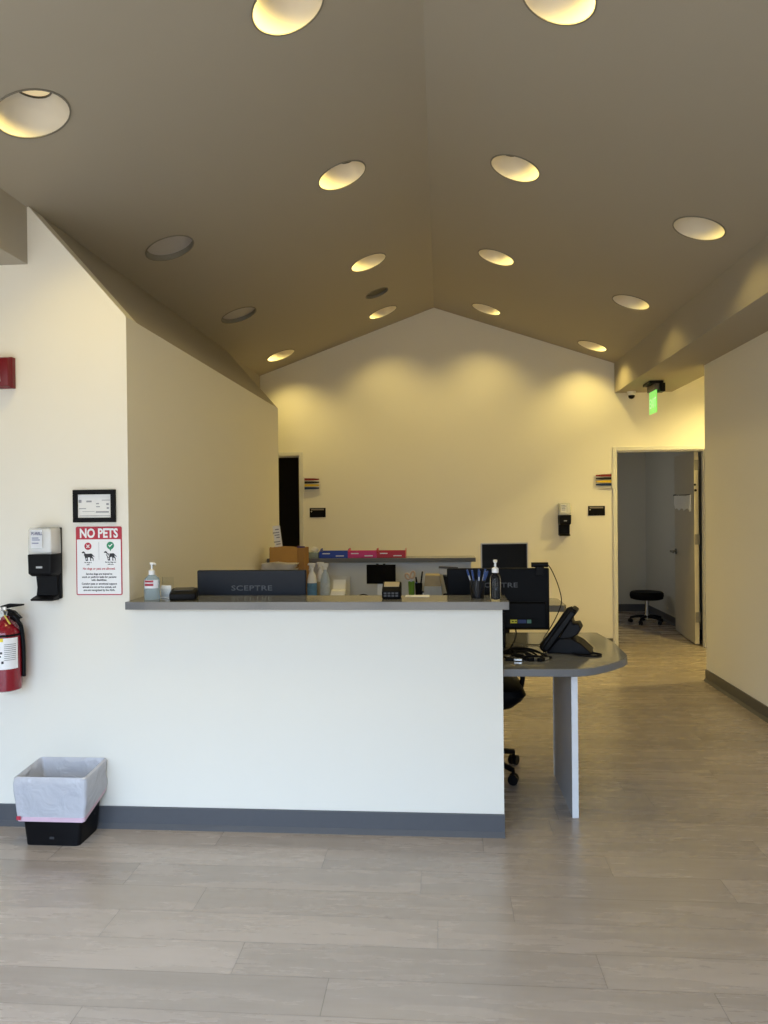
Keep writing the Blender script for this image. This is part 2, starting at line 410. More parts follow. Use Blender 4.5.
# ------------------------------------------------------------------ reception counter
t = thing('reception_counter', 'white reception counter with grey solid top and dark base', 'counter', (0, YF, 0))
B('front_wall', WALL, t, -1.482, .275, 0, .12, 0, 1.046, 0)
MB().prism([(-1.475, -.066), (.300, -.066), (.300, .185), (-1.478, .185), (-1.478, -.0), (-1.475, -.0)], 'z', 1.046, 1.082).build('countertop', QUARTZ, t, .002)
CT = 1.082
t = thing('reception_desk', 'grey topped desk with rounded end on a white panel leg', 'desk', (0, 3.55, 0))
top = [(-1.478, -.035), (.281, -.035), (.281, -.086), (.45, -.084), (.58, -.082), (.655, -.072), (.716, -.040), (.775, .012), (.835, .075), (.89, .142), (.920, .195), (.934, .255), (.941, .36), (.950, .59), (.945, .68), (.922, .924), (-1.478, .924)]
MB().prism(top, 'z', .713, .75).build('desktop', QUARTZ, t, .004)
pl = B('panel_leg', mat('shaded_laminate', (.33, .335, .35), .4, var=.02), t, .6195, .6485, .0555, .6385, 0, .713)  # core greyed: the shade on the leg's side face is in the colour
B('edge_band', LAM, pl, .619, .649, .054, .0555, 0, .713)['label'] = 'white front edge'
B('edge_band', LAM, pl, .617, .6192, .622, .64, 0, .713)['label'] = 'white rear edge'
B('panel_leg', LAM, t, -1.40, -1.37, .054, .64, 0, .713, .002)
DT = .75

# monitors seen from the back
def make_monitor(label, loc, rz):
    t = thing('computer_monitor', label, 'monitor', loc, rz, 'monitors on the reception desk')
    W, Z0, Z1 = .272, .098, .428
    B('shell', MONB, t, -W, W, 0, .028, Z0, Z1, .006)
    b = MB(); b.prism([(-.02, Z0+.012), (-.012, Z0+.144), (0, Z0+.152), (0, Z0+.004)], 'x', -W+.02, W-.02); b.build('rear_housing', MONB, t, .004)
    B('screen', SCREEN, t, -W+.008, W-.008, .028, .0295, Z0+.016, Z1-.008)
    text('lettering', 'SCEPTRE', .036, (.003, -.0016, Z0+.228), LOGO, t, sx=1.42, bold=.012, space=1.05)
    n = MB(); n.loft([[(-.034+.0*k, -.052, z), (.034, -.052, z), (.034, -.022, z), (-.034, -.022, z)] for z, k in ((.012, 0), (Z0+.02, 0), (Z0+.1, 0))])
    n.build('stand_neck', BLACK, t, .004)
    MB().prism([(-.12, -.13), (.12, -.13), (.13, -.10), (.13, .06), (-.13, .06), (-.13, -.10)], 'z', 0, .012).build('stand_base', BLACK, t, .003)
    p = B('port_strip', BLACKM, t, .055, .19, -.0225, -.018, Z0+.034, Z0+.064)
    for (a, c, m) in ((.062, .098, mat('yellow_port', (.62, .60, .05), .5)), (.102, .146, mat('blue_port', (.02, .04, .16), .5)), (.150, .172, mat('green_port', (.10, .25, .20), .5))):
        q = MB().box(a, c, -.0245, -.0225, Z0+.039, Z0+.058).build('port', m, p)
    for u in (.070, .086): MB().box(u, u+.010, -.0252, -.0246, Z0+.046, Z0+.051).build('port_slot', BLACKM, p)
    return t
m1 = make_monitor('slate-backed monitor standing beside the clear sanitizer bottle and card reader', (-.962, 3.655, DT+.022), 0)
m2 = copy_tree(m1); m2.location = (.300, 3.975, DT)
MONK = mat('monitor_shell_black', (.0030, .0034, .0048), .45, spec=.12)
for ch in m2.children:
    if ch.name.startswith(('shell', 'rear_housing')): ch.data = ch.data.copy(); ch.data.materials[0] = MONK; m1.scale = (1.03, 1, 1)
m2['label'] = 'black-backed monitor with a webcam on top, behind the pump bottle and pen cup'
t = thing('webcam', 'small black webcam clipped on top of the black monitor', 'webcam', (.522, 3.975, 1.178))
MB().tube([(-.044, .0, .018), (-.02, .0, .018), (.02, 0, .018), (.044, .0, .018)], .0135, 12, 1).build('camera_bar', BLACK, t)
b = MB(); b.box(-.022, .022, -.012, .03, .0005, .008); b.box(-.020, .020, -.014, -.002, -.04, .008); b.build('clip', BLACK, t, .002)
c = MB().tube([(.566, 3.97, 1.195), (.585, 3.965, 1.165), (.615, 3.96, 1.09), (.632, 3.955, 1.01), (.62, 3.97, .95), (.585, 3.99, .87), (.548, 4.02, .80), (.535, 4.05, .757), (.46, 4.06, .7545)], .0026, 8).build('webcam_cable', BLACKM)
tag(c, 'thin black cable looping down beside the black monitor', 'cable')

# desk phone
t = thing('desk_phone', 'black office desk phone propped upright on rounded desk end', 'telephone', (.605, 3.90, DT), math.radians(-16))
ang = math.radians(55)
def slab(x0, z0, ln, th, y0, y1, a=ang):
    dx, dz = math.cos(a), math.sin(a); nx, nz = -dz, dx
    P = [(x0, z0), (x0+dx*ln, z0+dz*ln), (x0+dx*ln+nx*th, z0+dz*ln+nz*th), (x0+nx*th, z0+nz*th)]
    return MB().prism([(0, 0)]*0+P, 'y', y0, y1)
slab(-.045, .004, .255, .034, -.09, .10).build('phone_body', BLACK, t, .008)
b = MB(); b.prism([(-.05, 0), (.165, 0), (.172, .012), (.12, .058), (.07, .082), (.01, .078), (-.03, .03)], 'y', -.07, .09); b.build('foot_stand', BLACK, t, .006)
b = MB(); b.prism([(.005, .070), (.07, .080), (.105, .100), (.122, .130), (.108, .158), (.080, .152), (.074, .180), (.062, .165)], 'y', -.06, .06); b.build('rear_bracket', BLACK, t, .006)
hp = []
dx, dz = math.cos(ang), math.sin(ang)
for s_, off, rr in ((-.02, .045, .020), (.0, .060, .024), (.03, .066, .018), (.09, .070, .013), (.15, .070, .013), (.20, .062, .019), (.235, .050, .024), (.255, .034, .018)):
    hp.append(((-.045+dx*s_-dz*off*.45, -.055, .004+dz*s_+dx*off*.45+.012), rr))
hb = MB(); R = []
for i, (p, rr) in enumerate(hp):
    R.append([(p[0]+rr*dx*0+rr*(-dz)*math.cos(u), p[1]+rr*1.1*math.sin(u), p[2]+rr*dx*math.cos(u)) for u in [2*PI*k/14 for k in range(14)]])
hb.loft(R).build('handset', BLACK, t)
c = MB().tube([(.66, 3.80, .757), (.70, 3.76, .755), (.76, 3.75, .754), (.80, 3.785, .754), (.775, 3.83, .754), (.71, 3.835, .755), (.66, 3.84, .756)], .0045, 8).build('phone_cord', BLACKM)
tag(c, 'black cord loop lying in front of the desk phone', 'cord')
# cables and plugs
cab = [[(.30, 3.80, .757), (.36, 3.74, .765), (.42, 3.70, .76), (.45, 3.74, .758), (.40, 3.79, .77), (.34, 3.76, .772), (.38, 3.70, .757), (.44, 3.66, .755)],
       [(.35, 3.86, .758), (.42, 3.84, .772), (.48, 3.80, .765), (.52, 3.74, .758)],
       [(.31, 3.70, .756), (.36, 3.66, .757), (.43, 3.68, .768), (.50, 3.68, .762), (.54, 3.70, .757)]]
cab += [[(.33, 3.68, .757), (.38, 3.72, .782), (.44, 3.76, .776), (.47, 3.70, .76), (.42, 3.65, .756), (.37, 3.68, .768), (.36, 3.75, .78)],
        [(.30, 3.74, .77), (.37, 3.80, .785), (.46, 3.80, .775), (.50, 3.74, .762), (.47, 3.68, .757), (.41, 3.70, .775)]]
b = MB()
for p in cab: b.tube(p, .0052, 8)
tag(b.build('cable_tangle', BLACKM), 'tangle of black cables behind the counter end on the desk', 'cables')
t = thing('cable_plug', 'silver cable plug in the middle of the black cable tangle', 'plug', (.455, 3.655, DT+.0005), .5)
B('connector', SILVER, t, -.012, .030, -.009, .009, .001, .014, .002); B('plug_grip', BLACK, t, -.045, -.012, -.012, .012, 0, .017, .003)
for (q, r_z, lab) in (((.36, 3.645, DT+.0005), -.2, 'small silver plug beside the counter end on the desk'), ((.50, 3.665, DT+.0005), .9, 'silver plug nearest the desk phone among the cables')):
    t = thing('cable_plug', lab, 'plug', q, r_z)
    B('connector', SILVER, t, -.010, .030, -.010, .010, .001, .013, .002); B('plug_grip', BLACK, t, -.050, -.010, -.012, .012, 0, .016, .003)
c = MB().tube([(.385, 3.93, .87), (.39, 3.935, .83), (.375, 3.92, .79), (.35, 3.90, .76), (.32, 3.87, .757)], .0035, 8).build('video_cable', BLACKM)
tag(c, 'black video cable dropping from the yellow and blue ports', 'cable')

# office chair
t = thing('office_chair', 'black wheeled office chair tucked under the desk', 'chair', (.180, 4.205, 0), 0)
def rr_loop(w, d, z, k=.35, n=8, cx=0, cy=0):
    pts = []; r = min(w, d)*k
    for (sx_, sy_, a0) in ((1, 1, 0), (-1, 1, 90), (-1, -1, 180), (1, -1, 270)):
        for i in range(n+1):
            a = math.radians(a0+90*i/n); pts.append((cx+sx_*(w-r)+r*math.cos(a), cy+sy_*(d-r)+r*math.sin(a), z))
    return pts
MB().loft([rr_loop(.14, .14, .395), rr_loop(.20, .20, .41), rr_loop(.245, .235, .45), rr_loop(.272, .245, .485), rr_loop(.25, .235, .515), rr_loop(.20, .19, .53)]).build('seat', BLACKM, t)
bk = MB(); L_ = []
for i, (z, w) in enumerate(((.60, .17), (.66, .21), (.78, .225), (.90, .215), (.98, .17))):
    y = .235+.03*i
    L_.append([(w*math.cos(a), y+.028*math.sin(a)-.05*(abs(math.cos(a))**2), z) for a in [2*PI*k/20 for k in range(20)]])
bk.loft(L_).build('backrest', BLACKM, t)
b = MB(); b.tube([(0, .12, .40), (0, .24, .42), (0, .27, .55), (0, .27, .70)], .018, 10); b.build('back_support', BLACK, t)
for s_ in (-1, 1):
    a = MB(); a.tube([(s_*.18, .02, .42), (s_*.255, .02, .46), (s_*.275, .02, .55), (s_*.285, .02, .66)], .014, 10)
    a.prism([(s_*.255, -.10), (s_*.315, -.10), (s_*.315, .14), (s_*.255, .14)], 'z', .655, .68)
    a.build('armrest', BLACK, t, .004)
b = MB(); b.cyl((0, 0, .09), (0, 0, .40), .025); b.cyl((0, 0, .07), (0, 0, .13), .038); b.build('gas_column', BLACK, t)
ca0 = math.radians(-42)
for k in range(5):
    a = ca0+2*PI*k/5; cx, cy = .265*math.cos(a), .265*math.sin(a)
    f = MB(); f.tube([(0.02*math.cos(a), .02*math.sin(a), .105), (cx*.5, cy*.5, .10), (cx, cy, .075)], lambda u: .022-.008*u, 10)
    f.build('base_leg', BLACK, t)
    w = MB()
    tx, ty = -math.sin(a+.5), math.cos(a+.5)
    for s_ in (-1, 1): w.cyl((cx+tx*s_*.006, cy+ty*s_*.006, .028), (cx+tx*s_*.024, cy+ty*s_*.024, .028), .028, n=18)
    w.cyl((cx, cy, .03), (cx, cy, .078), .009, n=10); w.build('caster', BLACK, t)

# ------------------------------------------------------------------ things on the counter
GLASS = mat('clear_plastic', (.92, .94, .95), .06, trans=1.0, ior=1.2, var=.01, spec=.4)
GEL = mat('sanitizer_gel', (.62, .79, .93), .12, trans=.75, ior=1.2, var=.02)
def pump(t, z, m, face=1):
    b = MB(); b.lathe([(.0155, z), (.0155, z+.020), (.010, z+.024), (.005, z+.026), (.005, z+.046), (.009, z+.048), (.010, z+.058), (.006, z+.060)], n=18)
    b.tube([(0, 0, z+.054), (face*.012, -.010, z+.055), (face*.022, -.018, z+.048)], .0045, 8)
    return b.build('pump', m, t)
t = thing('hand_sanitizer_bottle', 'clear gel pump bottle with red label, at the counter end by the pets sign', 'bottle', (-1.385, 3.425, CT), .2)
MB().lathe([(.034, 0), (.037, .004), (.037, .085), (.033, .102), (.016, .116), (.0145, .120)], sx=1, sy=.75).build('bottle', GEL, t)
pump(t, .118, WHITE)
lb = MB(); lb.loft([[(.0378*math.sin(a), -.0378*.75*math.cos(a), z) for a in [(-1.0+2.0*i/12) for i in range(13)]] for z in (.055, .095)], closed=False, cap=False); lb.build('front_label', mat('pale_label', (.75, .76, .80), .5), t, flip=False)
lb = MB()
for z0, z1 in ((.083, .093), (.066, .078)): lb.loft([[(.0382*math.sin(a), -.0382*.75*math.cos(a), z) for a in [(-.9+1.2*i/8) for i in range(9)]] for z in (z0, z1)], closed=False, cap=False)
lb.build('label_band', mat('label_red', (.36, .03, .05), .5), t, flip=False)
t = thing('card_holder', 'small clear acrylic card holder behind the gel bottle', 'card holder', (-1.335, 3.50, CT), -.15)
b = MB(); b.box(-.03, .03, 0, .003, 0, .10); b.box(-.03, .03, -.025, -.022, 0, .045); b.box(-.03, .03, -.022, 0, 0, .003); b.build('acrylic_shell', GLASS, t)
B('cards', PAPER, t, -.026, .026, -.020, -.008, .0032, .06)
t = thing('card_reader', 'black card reader lying beside the slate-backed monitor', 'card reader', (-1.228, 3.425, CT), math.radians(12))
MB().prism([(-.055, .0), (.05, 0), (.058, .030), (.04, .052), (-.02, .046), (-.06, .034)], 'x', -.062, .062).build('body', BLACK, t, .008)
MB().box(-.045, .045, -.03, .035, .0475, .0505, Matrix.Rotation(math.radians(6), 3, 'X')).build('keypad', mat('dark_keys', (.06, .06, .06), .4), t, .001)
c = MB().tube([(-1.375, 3.47, CT+.0035), (-1.34, 3.46, CT+.0035), (-1.31, 3.44, CT+.0035), (-1.285, 3.43, CT+.004)], .0028, 8).build('white_cable', WHITE)
tag(c, 'short white cable running to the black card reader', 'cable')
t = thing('payment_terminal', 'small dark terminal with beige top at the middle of counter', 'payment terminal', (-.236, 3.47, CT), 0)
MB().prism([(-.05, 0), (.045, 0), (.055, .066), (.035, .075), (-.035, .052), (-.055, .035)], 'x', -.044, .044).build('body', BLACKM, t, .006)
MB().box(-.036, .036, -.03, .03, .063, .066, Matrix.Rotation(math.radians(15), 3, 'X')).build('top_plate', mat('beige_plate', (.40, .33, .22), .5), t, .002)
b = MB()
for i in range(4):
    for j in range(2): b.box(-.034+.018*i, -.022+.018*i, -.0545, -.049, .012+.012*j, .020+.012*j)
b.build('keypad', mat('dark_keys2', (.05, .05, .055), .5), t)
o = B('paper_slip', PAPER, None, -.175, -.06, 3.50, 3.572, CT+.0004, CT+.0016); tag(o, 'thin pale paper slip on the counter edge before the pencil cups', 'paper')
# pen cup
t = thing('pen_cup', 'black mesh cup packed with blue pens on the counter', 'pen cup', (.166, 3.455, CT))
MB().lathe([(.030, 0), (.037, .085), (.035, .085), (.029, .004)], n=24, cap1=False).build('cup', mat('smoked_mesh', (.006, .006, .008), .4, alpha=.62), t)
PBL = mat('pen_blue', (.02, .06, .22), .3); PCL = mat('pen_clear', (.45, .47, .52), .2)
for i in range(9):
    a = 2*PI*i/9; r = .015; tx, ty = .040*math.cos(a), .028*math.sin(a)
    p = thing('ballpoint_pen', 'blue-capped pen in the black mesh cup', 'pen', (.166, 3.455, CT), 0, 'pens in the mesh cup')
    d = Vector((tx-r*math.cos(a)*.6, ty-r*math.sin(a)*.6, .095)); s0 = Vector((r*.6*math.cos(a), r*.6*math.sin(a), .006)); 
    h = 1.0+.1*((i*7) % 4)/4
    MB().cyl(s0, s0+d*h, .0036, n=8).build('barrel', PCL if i % 2 else PBL, p)
    MB().cyl(s0+d*h, s0+d*(h+.28), .0046, .0042, n=8).build('cap', PBL, p)
    tagged = p
t = thing('pump_bottle', 'clear pump bottle with white pump at the counter end', 'bottle', (.247, 3.425, CT), .9)
MB().lathe([(.022, 0), (.025, .004), (.0255, .09), (.021, .108), (.013, .118), (.012, .124)]).build('bottle', GLASS, t)
pump(t, .122, WHITE, -1)
# the pump must clear the neck opening

# ------------------------------------------------------------------ back counter and its clutter
t = thing('rear_counter', 'low grey partition with dark ledge behind reception', 'counter', (0, 6.2, 0))
B('partition', mat('pale_grey_laminate', (.66, .655, .63), .45, var=.01), t , -1.478, .245, 0, .12, 0, 1.052)
B('ledge', QUARTZ, t , -1.478, .283, -.06, .20, 1.052, 1.086, .002)
t = thing('rear_desk', 'grey desk ledge running below the rear partition', 'desk', (0, 5.70, 0))
MB().prism([(-1.478, .02), (.93, .02), (.955, .06), (.955, .44), (.93, .492), (-1.478, .492)], 'z', .695, .745).build('desktop', QUARTZ, t, .003)
B('panel_leg', LAM, t, .18, .21, .05, .45, 0, .695)
B('panel_leg', LAM, t, -1.45, -1.42, .05, .45, 0, .695)
RT = .745; LG = 1.086

# bins on the ledge
def bin_(label, x, colr, nm):
    t = thing('paper_tray', label, 'tray', (x, 6.30, LG), 0, 'coloured trays on the rear ledge')
    m = mat(nm, colr, .4)
    w, d = .121, .09
    b = MB(); b.box(-w, w, -d, d, 0, .003); b.box(-w, w, -d, -d+.003, 0, .052); b.box(-w, w, d-.003, d, 0, .052)
    for s_ in (-1, 1): b.prism([(-d, 0), (d, 0), (d, .074), (-d*.2, .074), (-d, .052)], 'x', s_*w-.0015, s_*w+.0015)
    b.build('tray_body', m, t, .001)
    for (x0, x1, z) in ((-.095, -.03, .036), (.02, .09, .016)): MB().box(x0, x1, -d-.0012, -d-.0002, z-.004, z+.004).build('white_label', WHITE, t)
bin_('blue plastic tray on the rear ledge', -.918, (.012, .045, .36), 'tray_blue')
bin_('pink plastic tray between the blue and red trays', -.672, (.62, .02, .16), 'tray_pink')
bin_('red plastic tray on the rear ledge', -.426, (.50, .008, .018), 'tray_red')
t = thing('tissue_box', 'small grey-green tissue box beside the blue tray', 'tissue box', (-1.098, 6.27, LG))
B('carton', mat('tissue_carton', (.30, .36, .32), .6, var=.15, scale=60), t, -.048, .048, -.05, .05, 0, .046, .002)
b = MB(); R = []
for k, (rr, z) in enumerate(((.02, .0455), (.032, .062), (.026, .078), (.008, .088))):
    R.append([(.004+rr*(1+.25*math.sin(3*a+k))*math.cos(a), rr*.6*math.sin(a), z+.006*math.sin(2*a+k)) for a in [2*PI*i/16 for i in range(16)]])
b.loft(R).build('tissue', mat('tissue_white', (.84, .80, .72), .8), t)
# cardboard box, paper pile, leaflet
t = thing('cardboard_box', 'tall orange-tan cardboard box behind the paper pile', 'box', (-1.246, 5.96, RT)); t.scale = (.92, 1, 1)
CARD = mat('cardboard', (.46, .24, .055), .7, var=.12, scale=12); CARD2 = mat('cardboard_dark', (.34, .17, .04), .7, var=.1)
b = MB()
b.box(-.155, .155, -.10, -.096, 0, .445); b.box(-.155, .155, .096, .10, 0, .445); b.box(-.155, -.151, -.096, .096, 0, .445); b.box(.151, .155, -.096, .096, 0, .445); b.box(-.151, .151, -.096, .096, 0, .004)
b.build('carton', CARD2, t)
MB().prism([(-.150, .30), (.092, .30), (.092, .447), (.07, .458), (-.02, .462), (-.12, .452), (-.150, .455)], 'y', -.104, -.1005).build('front_folder', CARD, t)
B('lid_flap', CARD, t, -.151, .151, -.096, .09, .437, .441)
t = thing('document_box', 'white carton under the paper pile, mostly hidden behind slate-backed monitor', 'box', (-1.29, 5.786, RT))
B('carton', WHITE, t, -.15, .15, -.06, .068, 0, .25, .002); B('carton_lid', WHITE, t, -.153, .153, -.0625, .0695, .2505, .268, .002)
b = MB()
for i in range(26):
    a = random.uniform(-.18, .18); dx_, dy_ = random.uniform(-.02, .02), random.uniform(-.008, .008)
    zz = .2686+i*.0024
    b.box(-.13+dx_, .13+dx_, -.050+dy_, .050+dy_, zz, zz+.0019, Matrix.Rotation(a*.4, 3, 'Z'))
b.box(-.02, .11, -.05, .03, .331, .333, Matrix.Rotation(.12, 3, 'Y')); b.box(-.13, -.03, -.05, .04, .332, .334, Matrix.Rotation(-.1, 3, 'Y'))
o = b.build('paper_pile', mat('paper_mixed', (.70, .64, .57), .75, var=.45, scale=9)); o.location = (-1.29, 5.786, RT)
tag(o, 'untidy pile of papers in front of the cardboard box', 'papers', kind='stuff')
t = thing('leaflet_stand', 'tall narrow printed leaflet standing on the cardboard box', 'leaflet', (-1.325, 5.93, RT+.4412), .15)
MB().box(-.030, .030, -.002, .002, .001, .185, Matrix.Rotation(-.12, 3, 'Y'), Vector((0, 0, 0))).build('card', PAPER, t)
b = MB()
for z in (.03, .05, .085, .105, .125, .15): b.box(-.022+.012*math.sin(z*90), .018, -.0035, -.0022, z, z+.009, Matrix.Rotation(-.12, 3, 'Y'), Vector((0, 0, 0)))
b.build('print', GREYINK, t)
o = MB().prism([(-.03, 0), (.035, .0), (.03, .012), (-.025, .016)], 'y', -.02, .02).build('purple_pouch', mat('purple', (.06, .03, .14), .5), None, .002); o.location = (-1.155, 5.985, RT+.4412); tag(o, 'little purple item on the cardboard box corner', 'pouch')
# spray bottles and wipes
def spray(label, x, y, body, lab, hgt):
    t = thing('spray_bottle', label, 'spray bottle', (x, y, RT), 0, 'cleaning bottles on rear desk')
    MB().lathe([(.036, 0), (.040, .006), (.040, hgt*.55), (.030, hgt*.70), (.014, hgt*.80), (.014, hgt*.84)], sy=.7, n=24).build('bottle', body, t)
    MB().lathe([(.0405, hgt*.12), (.0405, hgt*.5)], sy=.7, n=24, cap0=False, cap1=False).build('wrap_label', lab, t)
    b = MB(); b.lathe([(.016, hgt*.84), (.016, hgt*.89)], n=16); b.prism([(-.035, hgt*.95), (-.03, hgt), (.03, hgt), (.022, hgt*.90), (-.012, hgt*.89), (-.014, hgt*.94)], 'y', -.010, .010)
    b.prism([(-.018, hgt*.93), (-.010, hgt*.93), (-.020, hgt*.82), (-.026, hgt*.83)], 'y', -.006, .006); b.build('trigger_head', WHITE, t, .002)
LABB = mat('label_blue', (.10, .24, .42), .5, var=.5, scale=35); LABY = mat('label_cream', (.55, .50, .36), .5, var=.3, scale=30)
spray('white trigger spray bottle with blue label beside the cardboard box', -1.050, 5.90, WHITE, LABB, .320)
spray('trigger spray bottle with cream label behind the blue-labelled one', -1.0, 6.03, WHITE, LABY, .318)
spray('slim pale blue trigger bottle nearer the label printer', -.945, 5.92, mat('pale_blue_plastic', (.45, .53, .62), .3), mat('label_pale', (.50, .56, .62), .5, var=.3, scale=40), .315)
t = thing('label_printer', 'small white label printer with curled paper on rear desk', 'printer', (-.835, 5.90, RT))
MB().prism([(-.06, 0), (.06, 0), (.06, .075), (.03, .105), (-.03, .10), (-.06, .06)], 'x', -.058, .058).build('casing', WHITE, t, .006)
MB().box(-.045, .045, -.063, -.0605, .02, .026).build('paper_slot', INK, t)
MB().loft([[(x, .045+.03*math.sin(k*.5), .095+k*.028) for x in (-.05, -.02, .02, .05)] for k in range(4)], closed=False, cap=False).build('paper_strip', PAPER, t)
o = MB().prism([(-.09, 0), (.085, 0), (.08, .195), (-.085, .20)], 'y', -.002, .002).build('paper_sheet', mat('paper_grey', (.62, .61, .58), .7), None); o.rotation_euler = (math.radians(-16), 0, 0); o.location = (-.855, 6.125, RT+.002)
tag(o, 'grey paper sheet leaning on the partition behind label printer', 'paper')
b = MB(); b.tube([(-.74, 5.86, RT+.006), (-.70, 5.9, RT+.012), (-.64, 5.88, RT+.05), (-.58, 5.92, RT+.045), (-.53, 5.9, RT+.01), (-.49, 5.93, RT+.006)], .006, 8)
b.tube([(-.72, 5.93, RT+.006), (-.66, 5.95, RT+.055), (-.60, 5.95, RT+.05), (-.55, 5.97, RT+.007)], .005, 8)
tag(b.build('charger_cables', BLACKM), 'dark charger cables lying left of the tablet stand', 'cables')
# tablet display
t = thing('tablet_display', 'small black display on white stand before the rear partition', 'display', (-.491, 5.97, RT))
B('display', SCREEN, t, -.119, .119, -.02, -.006, .145, .302, .004)
B('stand_neck', WHITE, t, -.035, .035, -.004, .014, .02, .20, .006)
MB().prism([(-.05, -.06), (.05, -.06), (.06, .05), (-.06, .05)], 'z', 0, .022).build('stand_base', WHITE, t, .004)
for x in (-.03, .025): B('clip', BLACK, t, x-.010, x+.010, -.024, -.002, .296, .309, .002)
# cups
t = thing('pencil_cup', 'green pencil cup on the rear desk', 'cup', (-.245, 5.95, RT))
MB().lathe([(.022, 0), (.027, .165), (.025, .165), (.021, .004)], n=24, cap1=False).build('cup', mat('cup_green', (.12, .26, .03), .3), t)
t = thing('pencil_cup', 'black pencil cup beside the green one', 'cup', (-.187, 5.955, RT))
MB().lathe([(.022, 0), (.030, .15), (.028, .15), (.021, .004)], n=24, cap1=False).build('cup', BLACK, t)
t = thing('scissors', 'beige-pink handled scissors standing in the green cup', 'scissors', (-.245, 5.95, RT))
def oval(cx, cz, rx, rz_, tilt): return [(cx+rx*math.cos(a)*math.cos(tilt)-rz_*math.sin(a)*math.sin(tilt), 0, cz+rx*math.cos(a)*math.sin(tilt)+rz_*math.sin(a)*math.cos(tilt)) for a in [2*PI*i/16 for i in range(17)]]
HAN = mat('scissor_handle', (.55, .40, .29), .4)
MB().tube(oval(-.030, .205, .016, .026, .5), .0075, 8, 1).build('handle', HAN, t)
MB().tube(oval(.010, .218, .016, .028, -.25), .0075, 8, 1).build('handle', HAN, t)
b = MB(); b.box(-.004, .004, -.002, 0, .01, .185, Matrix.Rotation(-.06, 3, 'Y')); b.box(-.004, .004, .0005, .002, .01, .185, Matrix.Rotation(.04, 3, 'Y')); b.build('blades', SILVER, t)
for (x, dx_, h, m, lab) in ((-.187, .03, .245, BLACK, 'thick black marker leaning in the black cup'), (-.187, -.02, .20, PBL, 'dark pen leaning in the black cup towards the green cup')):
    t = thing('marker_pen', lab, 'pen', (x, 5.955, RT))
    MB().cyl((0, 0, .008), (dx_*.85, 0, h*.8), .0065, n=10).build('barrel', m, t); MB().cyl((dx_*.85, 0, h*.8), (dx_*1.06, 0, h), .0075, .006, n=10).build('cap', BLACK, t)
t = thing('desk_clock', 'tiny black-framed clock between pencil cups and file box', 'clock', (-.135, 5.95, RT))
B('frame', BLACK, t, -.028, .028, -.012, .012, 0, .085, .004); B('face', mat('clock_face', (.55, .56, .58), .3), t, -.020, .020, -.0135, -.0122, .03, .074)
t = thing('file_box', 'tan and grey file box before the rear partition', 'box', (-.075, 6.02, RT))
B('carton', mat('grey_box', (.40, .43, .48), .6), t, -.07, .075, -.09, .09, 0, .125, .003)
MB().prism([(-.066, .1255), (.072, .1255), (.062, .215), (-.058, .215)], 'y', -.085, .085).build('tan_lid', mat('tan_box', (.40, .33, .22), .7, var=.15), t, .003)
t = thing('magazine_file', 'black slanted magazine file holding grey folders', 'file holder', (.085, 5.92, RT))
MB().prism([(-.075, .215), (.05, .20), (.05, 0), (-.03, 0)], 'y', -.055, .09).build('case', BLACK, t, .002)
B('folder', mat('folder_grey', (.50, .50, .52), .6), t, -.105, .045, -.01, .01, .222, .268, rot=Matrix.Rotation(.05, 3, 'Y'))
B('folder', mat('folder_dark', (.06, .06, .07), .5), t, -.108, .045, -.012, .02, .269, .285, rot=Matrix.Rotation(.05, 3, 'Y'))
# dark screen facing the door
t = thing('desktop_screen', 'dark glossy screen with silver frame above the black monitor', 'monitor', (.505, 5.97, RT), math.radians(9))
B('housing', BLACK, t, -.188, .188, 0, .03, .19, .470, .004)
b = MB(); 
b.box(-.192, .192, -.006, 0, .462, .472); b.box(-.192, -.184, -.006, 0, .185, .462); b.box(.184, .192, -.006, 0, .185, .462); b.box(-.184, .184, -.006, 0, .185, .197); b.build('bezel', SILVER, t, .001)
B('screen', SCREEN, t, -.184, .184, -.003, 0, .197, .462)
B('stand_neck', BLACK, t, -.03, .03, .03, .05, .012, .30, .003); MB().prism([(-.11, -.07), (.11, -.07), (.11, .09), (-.11, .09)], 'z', 0, .012).build('stand_base', BLACK, t, .003)

# ------------------------------------------------------------------ front wall fittings
# fire alarm
t = thing('fire_alarm_strobe', 'red fire alarm strobe high on the cream wall', 'fire alarm', (-2.095, YF, 2.173))
B('back_box', ALRED, t, -.062, .064, -.030, -.0005, -.074, .074, .003)
MB().loft([[(-s_*.9, y, -h), (s_*.9, y, -h), (s_*.9, y, h), (-s_*.9, y, h)] for s_, h, y in ((.066, .072, -.030), (.060, .066, -.050), (.050, .058, -.054))]).build('cover', ALRED, t, .002)
MB().prism([(-.046, -.048), (.022, -.048), (.014, .046), (-.04, .046)], 'y', -.062, -.054).build('strobe_lens', mat('strobe_lens', (.62, .50, .50), .15, var=.1), t, .004)
